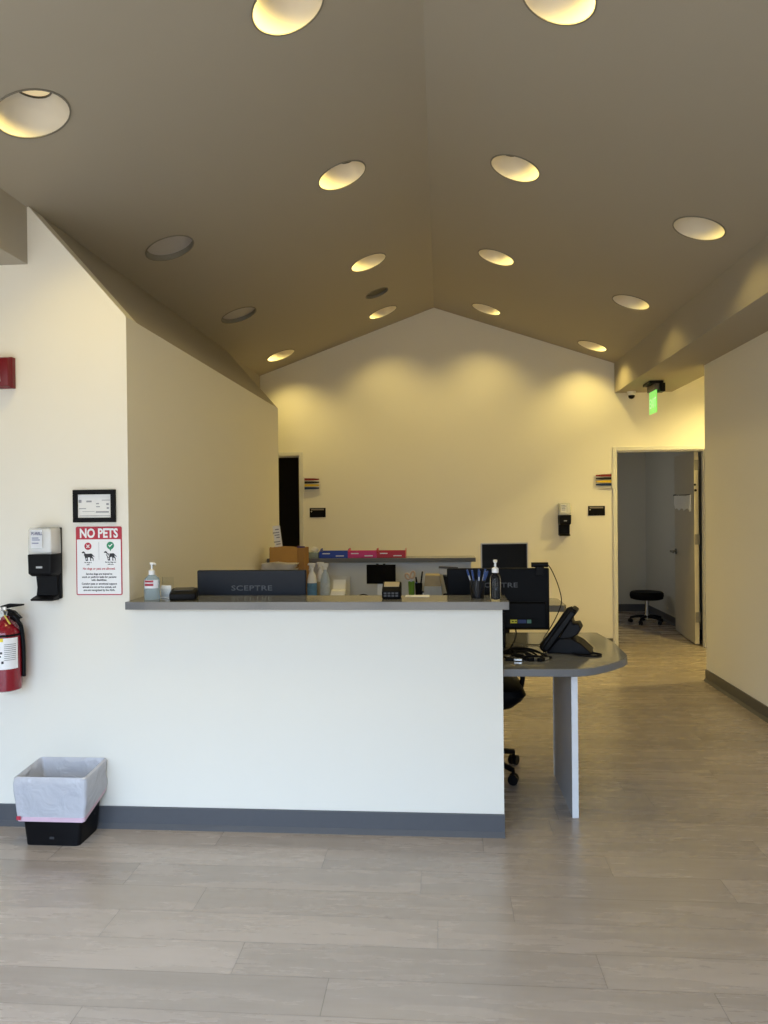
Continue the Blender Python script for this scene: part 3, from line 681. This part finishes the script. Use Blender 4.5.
# extinguisher
t = thing('fire_extinguisher', 'red fire extinguisher with white label hung on the cream wall', 'fire extinguisher', (-2.046, YF-.088, .672))
MB().lathe([(.052, 0), (.066, .006), (.069, .02), (.069, .262), (.064, .287), (.048, .312), (.026, .328), (.020, .334), (.020, .35)], n=36).build('cylinder', RED, t)
lb = MB(); lb.loft([[(.0695*math.sin(a), -.0695*math.cos(a), z) for a in [(-1.35+2.7*i/24) for i in range(25)]] for z in (.108, .252)], closed=False, cap=False)
lab = lb.build('label', SIGNW, t, flip=False)
lb = MB(); lb.loft([[(.0699*math.sin(a), -.0699*math.cos(a), z) for a in [(-.6+1.0*i/10) for i in range(11)]] for z in (.236, .252)], closed=False, cap=False); lb.build('label_band', mat('label_yellow', (.75, .60, .04), .5), lab, flip=False)
lb = MB()
for k in range(9):
    z = .150+k*.009; lb.loft([[(.0699*math.sin(a), -.0699*math.cos(a), zz) for a in [(.45+.75*i/8) for i in range(9)]] for zz in (z, z+.002)], closed=False, cap=False)
for (a0, z, h) in ((.05, .20, .014), (.2, .18, .010), (.12, .165, .008), (.0, .135, .012), (.28, .135, .012)):
    lb.loft([[(.0699*math.sin(a), -.0699*math.cos(a), zz) for a in [(a0+.14*i/4) for i in range(5)]] for zz in (z, z+h)], closed=False, cap=False)
lb.build('label_print', INK, lab, flip=False)
b = MB(); b.lathe([(.022, .35), (.022, .372), (.016, .376), (.016, .392)], n=20); b.cyl((0, -.02, .362), (0, -.036, .362), .016, n=18); b.build('valve', SILVER, t)
b = MB(); b.prism([(-.02, .395), (.02, .406), (.088, .404), (.090, .397), (.03, .388), (-.01, .378)], 'y', -.010, .010); b.build('squeeze_lever', BLACK, t, .002)
b = MB(); b.prism([(-.01, .372), (.03, .362), (.07, .335), (.082, .338), (.045, .372), (.0, .385)], 'y', -.010, .010); b.build('carry_handle', BLACK, t, .002)
MB().tube([(.018, -.004, .358), (.052, -.018, .352), (.070, -.012, .325), (.076, .004, .29), (.075, .02, .20), (.073, .024, .10), (.072, .026, .06)], .0095, 10).build('hose', BLACK, t)
MB().tube([(.0, -.024, .375), (.024, -.03, .34), (.045, -.035, .315)], .0035, 8).build('safety_tag', mat('tag_yellow', (.62, .50, .08), .5), t)
b = MB(); b.box(-.02, .02, .070, .0875, .05, .34); b.lathe([(.0705, .258), (.0705, .268)], n=36, cap0=False, cap1=False); b.box(.0, .012, .06, .075, .335, .355); b.build('bracket', BLACKM, t)

# sanitizer dispenser
CLEAR = mat('clear_cover', (.80, .80, .78), .10, var=.04, alpha=.38)
def dispenser(label, loc):
    t = thing('sanitizer_dispenser', label, 'soap dispenser', loc, 0, 'wall sanitizer dispensers')
    B('back_plate', BLACK, t, -.054, .054, -.022, -.0005, .005, .345, .004)
    B('refill_cartridge', mat('refill', (.84, .85, .86), .35), t, -.046, .046, -.088, -.023, .228, .338, .008)
    MB().loft([[(x*w, y, z) for x, y in ((-1, -.0225), (-1, -.07), (-.86, -.098), (.86, -.098), (1, -.07), (1, -.0225))] for z, w in ((.222, .060), (.335, .058), (.346, .052))]).build('clear_cover', CLEAR, t, .003)
    MB().loft([[(x*w, y*k, z) for x, y in ((-1, -.0225), (-1, -.075), (-.84, -.104), (.84, -.104), (1, -.075), (1, -.0225))] for z, w, k in ((.118, .050, .86), (.132, .059, 1.0), (.2215, .0615, 1.0))]).build('front_body', BLACK, t, .004)
    MB().loft([[(-w, -.0225, z), (-w, -d, z), (w, -d, z), (w, -.0225, z)] for z, w, d in ((.012, .050, .040), (.06, .047, .036), (.12, .048, .045))]).build('neck', BLACK, t, .004)
    MB().prism([(-.0225, 0), (-.088, .002), (-.094, .010), (-.07, .018), (-.0225, .028)], 'x', -.050, .050).build('drip_tray', BLACK, t, .004)
    g = MB().box(-.040, .012, -.0992, -.0984, .250, .336).build('label', mat('refill_label', (.70, .71, .74), .4), t)
    text('lettering', 'PURELL', .019, (-.012, -.0998, .312), mat('navy', (.02, .025, .14), .4), t, sx=.82, bold=.02, shear=.15)
    b = MB()
    for z, w in ((.296, .030), (.287, .036), (.272, .030)): b.box(-.034, -.034+w, -.0998, -.0994, z, z+.004)
    b.build('label_print', mat('navy_soft', (.10, .12, .26), .5), t)
    B('badge', mat('badge', (.45, .46, .48), .4), t, -.014, .014, -.1050, -.1042, .157, .166)
    return t
d0 = dispenser('black hand sanitizer dispenser on the wall beside the pets sign', (-1.868, YF, 1.087))
d0.scale = (1.08, 1.0, 1.0)
d1 = copy_tree(d0); d1.location = (1.300, YB, 1.19)
d1['label'] = 'black hand sanitizer dispenser on the gable wall near the open door'
# certificate
t = thing('picture_frame', 'black framed certificate hanging above the pets sign', 'picture frame', (-1.645, YF, 1.532))
b = MB(); w, h, f = .104, .0775, .022
for q in ((-w, w, h-f, h), (-w, w, -h, -h+f), (-w, -w+f, -h+f, h-f), (w-f, w, -h+f, h-f)): b.box(q[0], q[1], -.016, -.0005, q[2], q[3])
b.build('frame', BLACK, t, .002)
B('certificate', PAPER, t, -w+f, w-f, -.006, -.001, -h+f, h-f)
b = MB()
for (x0, x1, z0, z1) in ((-.078, -.064, .016, .030), (-.040, -.014, .018, .026), (.036, .076, .026, .029), (.008, .022, .008, .014), (.058, .07, .004, .013), (-.076, -.042, -.014, -.010), (.008, .026, -.006, -.001),
                         (-.06, .0, -.027, -.025), (.006, .07, -.032, -.025), (-.074, .076, -.047, -.045), (.06, .07, -.014, -.006)): b.box(x0, x1, -.0068, -.0062, z0, z1)
b.build('print', GREYINK, t)
# NO PETS sign
t = thing('no_pets_sign', 'white and red NO PETS notice on the wall by the counter', 'sign', (-1.628, YF, 1.2705))
W2, H2 = .113, .1635
def rrect(w, h, r, cx=0, cz=0, n=5):
    return [(cx+sx_*(w-r)+r*math.cos(a), cz+sz_*(h-r)+r*math.sin(a)) for sx_, sz_, a0 in ((1, 1, 0), (-1, 1, 90), (-1, -1, 180), (1, -1, 270)) for a in [math.radians(a0+90*i/n) for i in range(n+1)]]
MB().prism(rrect(W2, H2, .008), 'y', -.003, -.0003).build('sign_plate', SIGNRED, t)
MB().prism(rrect(W2-.005, H2-.033, .004, 0, -.028), 'y', -.0034, -.0031).build('white_panel', SIGNW, t)
def cen(x, y): return ((x-335)*.000563, (690-y)*.000559)
text('lettering', 'NO PETS', .060, (.0, -.0036, cen(0, 490)[1]), SIGNW, t, sx=.80, bold=.035)
def disc(cx, cz, r, y, n=28): return [(cx+r*math.cos(2*PI*i/n), cz+r*math.sin(2*PI*i/n)) for i in range(n)]
c = cen(240, 565); d_ = MB().prism(disc(*c, .0175, 0), 'y', -.0038, -.0035).build('prohibited_mark', SIGNRED, t)
b = MB()
for a in (45, -45): b.box(c[0]-.010, c[0]+.010, -.0041, -.0039, c[1]-.0022, c[1]+.0022, Matrix.Rotation(math.radians(a), 3, 'Y'))
b.build('cross', SIGNW, d_)
c2 = cen(436, 560); g_ = MB().prism(disc(*c2, .0182, 0), 'y', -.0038, -.0035).prism([(c2[0]-.006, c2[1]-.016), (c2[0]+.006, c2[1]-.016), (c2[0], c2[1]-.027)], 'y', -.0037, -.0035).build('allowed_mark', SIGNG, t)
MB().prism([(c2[0]-.010, c2[1]+.001), (c2[0]-.007, c2[1]+.004), (c2[0]-.003, c2[1]-.001), (c2[0]+.008, c2[1]+.009), (c2[0]+.011, c2[1]+.006), (c2[0]-.003, c2[1]-.008)], 'y', -.0041, -.0039).build('tick', SIGNW, g_)
B('divider', GREYINK, t, -.0004, .0010, -.0038, -.0035, cen(0, 680)[1], cen(0, 530)[1])
DOG = [(0, 17), (3, 12), (8, 12.5), (15, 15), (18, 21), (22, 28), (26, 30), (36, 29.5), (60, 29), (74, 30), (82, 28), (90, 22), (103, 27), (112, 32), (113, 30), (105, 25), (95, 18), (91, 36), (95, 48), (104, 58), (103, 78), (109, 80), (97, 80), (96, 62), (84, 52), (80, 60), (78, 78), (83, 80), (71, 80), (72, 60), (68, 48), (52, 48), (50, 60), (51, 78), (56, 80), (43, 80), (42, 60), (38, 78), (42, 80), (30, 80), (34, 60), (32, 46), (26, 34), (22, 27), (17, 29), (8, 26), (1, 22)]
DOG = [(x, y if i > 0 else y) for i, (x, y) in enumerate(DOG)]
HEAD = [(-2, 10), (4, 4), (12, 0), (20, 2), (26, 8), (30, 18), (30, 30), (20, 26), (12, 20), (4, 17)]
def dog(name, ox, oy):
    P = [cen(ox+x, oy+y) for x, y in [(12, 16), (4, 17), (-2, 11), (5, 6), (13, 1), (20, 2), (26, 9), (30, 20), (44, 25), (64, 26), (80, 25), (90, 29), (101, 42), (113, 50), (114, 47), (112, 45), (108, 43), (101, 37), (93, 26), (86, 21), (74, 19), (60, 21), (44, 20), (34, 15)][:8]]
    body = [(20, 24), (30, 18), (44, 22), (64, 21), (80, 19), (90, 23), (99, 33), (112, 47), (110, 51), (97, 41), (93, 37), (94, 50), (104, 62), (101, 80), (108, 82), (96, 82), (96, 66), (84, 56), (80, 68), (84, 82), (72, 82), (74, 62), (70, 50), (54, 53), (52, 66), (55, 82), (42, 82), (44, 62), (40, 54), (36, 66), (46, 82), (34, 82), (31, 62), (26, 46), (18, 32)]
    b = MB(); b.prism(P, 'y', -.0038, -.0035); b.prism([cen(ox+x, oy+y) for x, y in body], 'y', -.00385, -.0035)
    b.prism([cen(ox+x, oy+y) for x, y in ((21, 7), (28, 10), (30, 24), (24, 26))], 'y', -.0039, -.0035)
    return b.build(name, INK, t, smooth=False)
dog('dog_silhouette', 185, 608); dd = dog('dog_silhouette', 379, 606)
b = MB(); b.prism([cen(379+x, 606+y) for x, y in ((22, 28), (27, 24), (44, 50), (40, 54))], 'y', -.0042, -.0040); b.prism([cen(379+x, 606+y) for x, y in ((44, 22), (50, 22), (44, 52), (38, 50))], 'y', -.0042, -.0040); b.build('harness', SIGNW, dd)
for (s_, x, y, sz, m, bo) in (('No dogs or', 240, 708, .0085, INK, .04), ('pets', 240, 726, .0085, INK, .04), ('Service dogs are', 436, 706, .0085, INK, .04), ('welcome', 436, 724, .0085, INK, .04),
    ('No dogs or pets are allowed.', 335, 765, .0145, SIGNRED, .03), ('Service dogs are trained to', 335, 809, .0128, INK, .04), ('work or perform tasks for persons', 335, 835, .0128, INK, .04), ('with disabilities.', 335, 861, .0128, INK, .04),
    ('Comfort pets or emotional support', 335, 893, .0128, INK, .04), ('animals are not service animals, and', 335, 920, .0122, INK, .04), ('are not recognized by the ADA.', 335, 947, .0128, INK, .04)):
    q = cen(x, y); text('lettering', s_, sz, (q[0], -.0036, q[1]), m, t, sx=.93, bold=bo)

# waste bin and bag
t = thing('waste_bin', 'black rectangular waste bin standing against the counter wall', 'waste bin', (-1.765, 3.275, 0))
def rl(w, d, z, cx=0, cy=0, r=.02, n=4): return [(x, y, z) for x, y in rrect(w, d, r, cx, cy, n)]
MB().loft([rl(.126, .092, 0), rl(.143, .099, .16), rl(.158, .104, .305), rl(.154, .100, .305), rl(.134, .094, .14), rl(.122, .088, .006)]).build('bin_body', BLACK, t)
MB().box(-.01, .01, -.096, -.0945, .03, .04).build('bin_mark', mat('mark', (.04, .04, .045), .4), t)
m, nt, bs = nodes_of('bag_plastic')
bs.inputs['Base Color'].default_value = (.73, .73, .78, 1); bs.inputs['Roughness'].default_value = .18; bs.inputs['Specular IOR Level'].default_value = .6
tr = nt.nodes.new('ShaderNodeBsdfTranslucent'); tr.inputs[0].default_value = (.72, .72, .77, 1)
mxs = nt.nodes.new('ShaderNodeMixShader'); mxs.inputs[0].default_value = .35
nz = nt.nodes.new('ShaderNodeTexNoise'); nz.inputs['Scale'].default_value = 9; nz.inputs['Detail'].default_value = 3; nz.inputs['Distortion'].default_value = .8
bp = nt.nodes.new('ShaderNodeBump'); bp.inputs['Strength'].default_value = .9; bp.inputs['Distance'].default_value = .02
tco = nt.nodes.new('ShaderNodeTexCoord'); nt.links.new(tco.outputs['Object'], nz.inputs['Vector'])
nt.links.new(nz.outputs['Fac'], bp.inputs['Height']); nt.links.new(bp.outputs['Normal'], bs.inputs['Normal'])
out = nt.nodes['Material Output']; nt.links.new(bs.outputs[0], mxs.inputs[1]); nt.links.new(tr.outputs[0], mxs.inputs[2]); nt.links.new(mxs.outputs[0], out.inputs[0])
BAG = m
bagt = thing('bin_liner', 'translucent white bin bag folded over the waste bin rim', 'bin bag', (-1.765, 3.275, 0))
NB = 96
def bag_loop(w, d, z, amp, ph, skew=0, r=.013):
    base = rl(w, d, z, 0, 0, r, 23)
    res = []
    for i, (x, y, zz) in enumerate(base):
        a = math.atan2(y, x); nn = noise.noise(Vector((x*14+ph, y*14, zz*16+ph)))
        n2 = noise.noise(Vector((x*30, y*30+ph, zz*22)))
        k = 1+amp*(nn+.5*n2)
        back = max(0.0, (y+d)/(2*d)); right = max(0, x/w)
        res.append((x*k, min(y*k, .1125), zz+skew*back+.5*amp*.12*nn))
    return res
loops = [bag_loop(.105, .082, .06, .02, 3.1), bag_loop(.130, .090, .18, .05, 2.2), bag_loop(.150, .0985, .298, .015, 1.0, .012),
         bag_loop(.160, .1065, .314, .014, .5, .018), bag_loop(.1665, .1105, .308, .022, .2, .018), bag_loop(.169, .1125, .28, .040, .9, .02), bag_loop(.168, .1125, .24, .055, 1.4, .02), bag_loop(.166, .1125, .20, .055, 1.9, .03), bag_loop(.163, .1125, .165, .045, 2.2, .045), bag_loop(.160, .1115, .135, .03, 2.4, .06)]
MB().loft(loops, cap=False).build('bag_film', BAG, bagt)
MB().loft([[(x, y, z+.001) for x, y, z in bag_loop(.160, .1115, .135, .03, 2.4, .06)], bag_loop(.157, .1100, .114, .03, 2.5, .062)], cap=False).build('drawstring_band', mat('pink_band', (.66, .46, .54), .35), bagt)
B('red_tab', mat('red_tab', (.45, .03, .06), .4), bagt, -.152, -.132, -.1185, -.1165, .122, .140, .001)

# ------------------------------------------------------------------ back wall fittings
def flags(label, loc, sgn):
    t = thing('room_status_flags', label, 'signal flags', loc, 0, 'room status flag sets')
    B('mount', FRAME, t, -.008 if sgn > 0 else -.004, .004 if sgn > 0 else .008, -.03, -.0005, -.08, .08)
    for i, (nm, c) in enumerate((('red_flag', (.20, .008, .010)), ('black_flag', (.01, .01, .01)), ('yellow_flag', (.66, .46, .03)), ('blue_flag', (.01, .03, .10)))):
        z = .050-.032*i
        MB().prism([(sgn*.004, z+.014), (sgn*.10, z+.012), (sgn*.165, z+.007), (sgn*.165, z-.007), (sgn*.10, z-.012), (sgn*.004, z-.013)], 'y', -.022, -.014).build('flag', mat(nm, c, .45), t)['label'] = nm.replace('_', ' ')
    z = -.078
    MB().prism([(sgn*.004, z+.010), (sgn*.10, z+.008), (sgn*.12, z+.004), (sgn*.004, z-.006)], 'y', -.022, -.014).build('flag', mat('white_flag', (.62, .60, .58), .45), t)['label'] = 'white flag'
flags('stacked coloured status flags beside the dark doorway', (-1.485, YB, 1.775), 1)
flags('stacked coloured status flags beside the open exam room door', (1.800, YB, 1.775), -1)
def room_sign(label, loc):
    t = thing('room_sign', label, 'sign', loc, 0, 'black room signs')
    B('plate', BLACKM, t, -.088, .088, -.006, -.0005, -.051, .051, .002)
    B('name_strip', mat('strip_grey', (.22, .20, .17), .5), t, -.072, .070, -.0072, -.0062, .026, .042)
    MB().cyl((-.068, -.0062, .012), (-.068, -.0075, .012), .007, n=12).build('pictogram', mat('strip_light', (.45, .43, .4), .5), t)
    return t
r0 = room_sign('small black room sign near the dark doorway', (-1.342, YB, 1.463))
r1 = copy_tree(r0); r1.location = (1.642, YB, 1.453); r1['label'] = 'small black room sign between the dispenser and the open door'
# exit sign
t = thing('exit_sign', 'green exit sign hanging below the soffit by the passage', 'exit sign', (2.06, 7.31, ZS))
B('canopy', BLACK, t, -.065, .065, -.12, .12, -.028, -.0005, .004)
B('housing', mat('housing_grey', (.12, .11, .10), .4), t, -.022, .022, -.13, .13, -.085, -.0285, .004)
B('battery_box', BLACK, t, .0225, .07, -.16, -.05, -.11, -.0285, .004)
B('green_panel', mat('exit_green', (.08, .5, .1), .3, emit=(.30, .85, .16), estr=.75), t, -.005, .005, -.115, .115, -.300, -.0855, .001)
text('lettering', 'EXIT', .13, (-.0056, 0, -.245), mat('exit_white', (.5, .8, .5), .3, emit=(.45, 1.0, .4), estr=.8), t, axis='-x', sx=.85, bold=.015)
# dome camera
t = thing('security_camera', 'small white dome camera under the soffit corner', 'camera', (1.995, 7.86, ZS))
MB().lathe([(.045, -.0005), (.046, -.03), (.038, -.04)], n=24).build('camera_base', WHITE, t)
MB().lathe([(.034, -.0405), (.033, -.058), (.022, -.072), (.006, -.078)], n=20).build('dome_lens', SCREEN, t)

# exam stool and door pocket
t = thing('exam_stool', 'round black rolling stool in the dim exam room', 'stool', (2.61, 9.62, 0))
MB().lathe([(.17, .305), (.198, .315), (.208, .35), (.205, .385), (.19, .402), (.12, .410)], n=32).build('seat', BLACKM, t)
b = MB(); b.cyl((0, 0, .06), (0, 0, .304), .022); b.cyl((0, 0, .055), (0, 0, .11), .035); b.build('column', SILVER, t)
for k in range(5):
    a = .3+2*PI*k/5; cx, cy = .20*math.cos(a), .20*math.sin(a)
    MB().tube([(.02*math.cos(a), .02*math.sin(a), .085), (cx*.5, cy*.5, .085), (cx, cy, .065)], lambda u: .020-.006*u, 10).build('base_leg', BLACK, t)
    w = MB(); tx, ty = -math.sin(a+.6), math.cos(a+.6)
    for s_ in (-1, 1): w.cyl((cx+tx*s_*.005, cy+ty*s_*.005, .025), (cx+tx*s_*.02, cy+ty*s_*.02, .025), .025, n=16)
    w.cyl((cx, cy, .03), (cx, cy, .068), .008, n=8); w.build('caster', BLACK, t)
t = thing('door_pocket', 'pale translucent pocket of papers hung on the open door', 'document pocket', (DR1-.026, YB+.150, 0), math.radians(-5))
m = mat('pocket_film', (.86, .86, .85), .3, var=.08, scale=14)
b = MB(); L_ = []
for i in range(11):
    y = .14+.070*i; L_.append([(-.046-.012*abs(math.sin(i*1.1))-.008, y, 1.615-.01*math.sin(i*.6)), (-.05-.022*abs(math.sin(i*1.1+.4)), y, 1.52), (-.047-.010*abs(math.cos(i*.9)), y+.01, 1.43+.035*abs(math.sin(i*.85))), (-.0445, y, 1.44+.035*abs(math.sin(i*.85))), (-.0445, y, 1.615-.01*math.sin(i*.6))])
b.loft(L_).build('papers', m, t)
b = MB(); b.cyl((-.0445, .84, 1.62), (-.075, .84, 1.62), .008, n=10); b.tube([(-.06, .12, 1.618), (-.062, .5, 1.616), (-.064, .86, 1.62)], .004, 8); b.build('hook', BLACK, t)

# ------------------------------------------------------------------ light
def area(name, loc, rot, sx_, sy_, energy, col, spread=180):
    l = bpy.data.lights.new(name, 'AREA'); l.shape = 'RECTANGLE'; l.size = sx_; l.size_y = sy_; l.energy = energy; l.color = col
    l.spread = math.radians(spread)
    o = bpy.data.objects.new(name, l); COL.objects.link(o); o.location = loc; o.rotation_euler = rot; return o
# daylight arriving through the storefront window behind the camera
# (the sky and the ground outside; the portal only tells the sampler where the opening is)
po = area('window_portal', ((WX0+WX1)/2, YR-.13, (WZ0+WZ1)/2), (math.radians(90), 0, 0), WX1-WX0, WZ1-WZ0, 1, (1, 1, 1))
po.data.cycles.is_portal = True
# passage lamp on its ceiling, round the corner
hl = bpy.data.lights.new('passage_lamp', 'SPOT'); hl.energy = 165; hl.color = (1.0, .79, .28); hl.shadow_soft_size = .06; hl.spot_size = math.radians(140); hl.spot_blend = .5
ho = bpy.data.objects.new('passage_lamp', hl); COL.objects.link(ho); ho.location = (3.2, 6.8, 3.1)
area('exam_fill_light', (1.06, 9.6, 1.5), (0, math.radians(-90), 0), 1.0, 1.0, 2.9, (.90, .96, 1.0))  # cool fill light added out of view to brighten the exam room
w = bpy.data.worlds.new('sky'); sc.world = w; w.use_nodes = True
wn_ = w.node_tree.nodes; wl = w.node_tree.links
tcw = wn_.new('ShaderNodeTexCoord'); spw = wn_.new('ShaderNodeSeparateXYZ'); wl.new(tcw.outputs['Generated'], spw.inputs[0])
mpw = wn_.new('ShaderNodeMapRange'); mpw.inputs['From Min'].default_value = -1; wl.new(spw.outputs['Z'], mpw.inputs['Value'])
crw = wn_.new('ShaderNodeValToRGB'); ew = crw.color_ramp.elements
ew[0].position = .49; ew[0].color = (*GROUND, 1); ew[1].position = .505; ew[1].color = tuple(c*.22 for c in SKYC) + (1,)
e_ = ew.new(.58); e_.color = tuple(c*.36 for c in SKYC) + (1,)
e_ = ew.new(.70); e_.color = tuple(c*.85 for c in SKYC) + (1,)
e_ = ew.new(.80); e_.color = (*[c*2.0 for c in SKYC], 1)
wl.new(mpw.outputs[0], crw.inputs[0]); wl.new(crw.outputs[0], wn_['Background'].inputs[0]); wn_['Background'].inputs[1].default_value = SKY_L

# ------------------------------------------------------------------ camera
cd = bpy.data.cameras.new('camera'); cam = bpy.data.objects.new('camera', cd); COL.objects.link(cam); sc.camera = cam
cd.sensor_fit = 'VERTICAL'; cd.sensor_height = 36.0; cd.lens = 735.0/1024*36.0; cd.clip_start = .05
def calib():
    d = Vector(((441-384)/735, -(507-512)/735, 1.0)).normalized()
    u = Vector((-math.tan(math.radians(.6)), 1.0, 0.0)); u.z = -(u.x*d.x+u.y*d.y)/d.z; u.normalize()
    x = u.cross(d)
    if x.x < 0: x = -x
    return x, d, u
X_, Y_, Z_ = calib()
right = Vector((X_.x, Y_.x, Z_.x)); up = Vector((X_.y, Y_.y, Z_.y)); fwd = Vector((X_.z, Y_.z, Z_.z))
Mx = Matrix((right, up, -fwd)).transposed().to_4x4(); Mx.translation = (0, 0, 1.51)
cam.matrix_world = Mx

# ------------------------------------------------------------------ colour management
vs = sc.view_settings
sc.display_settings.display_device = 'sRGB'
vs.view_transform = 'Standard'; vs.look = 'None'; vs.exposure = 0.05; vs.gamma = 1.0; vs.use_curve_mapping = False
sc.cycles.use_denoising = True
sc.cycles.max_bounces = 10; sc.cycles.diffuse_bounces = 6; sc.cycles.transparent_max_bounces = 8
sc.cycles.sample_clamp_indirect = 6.0
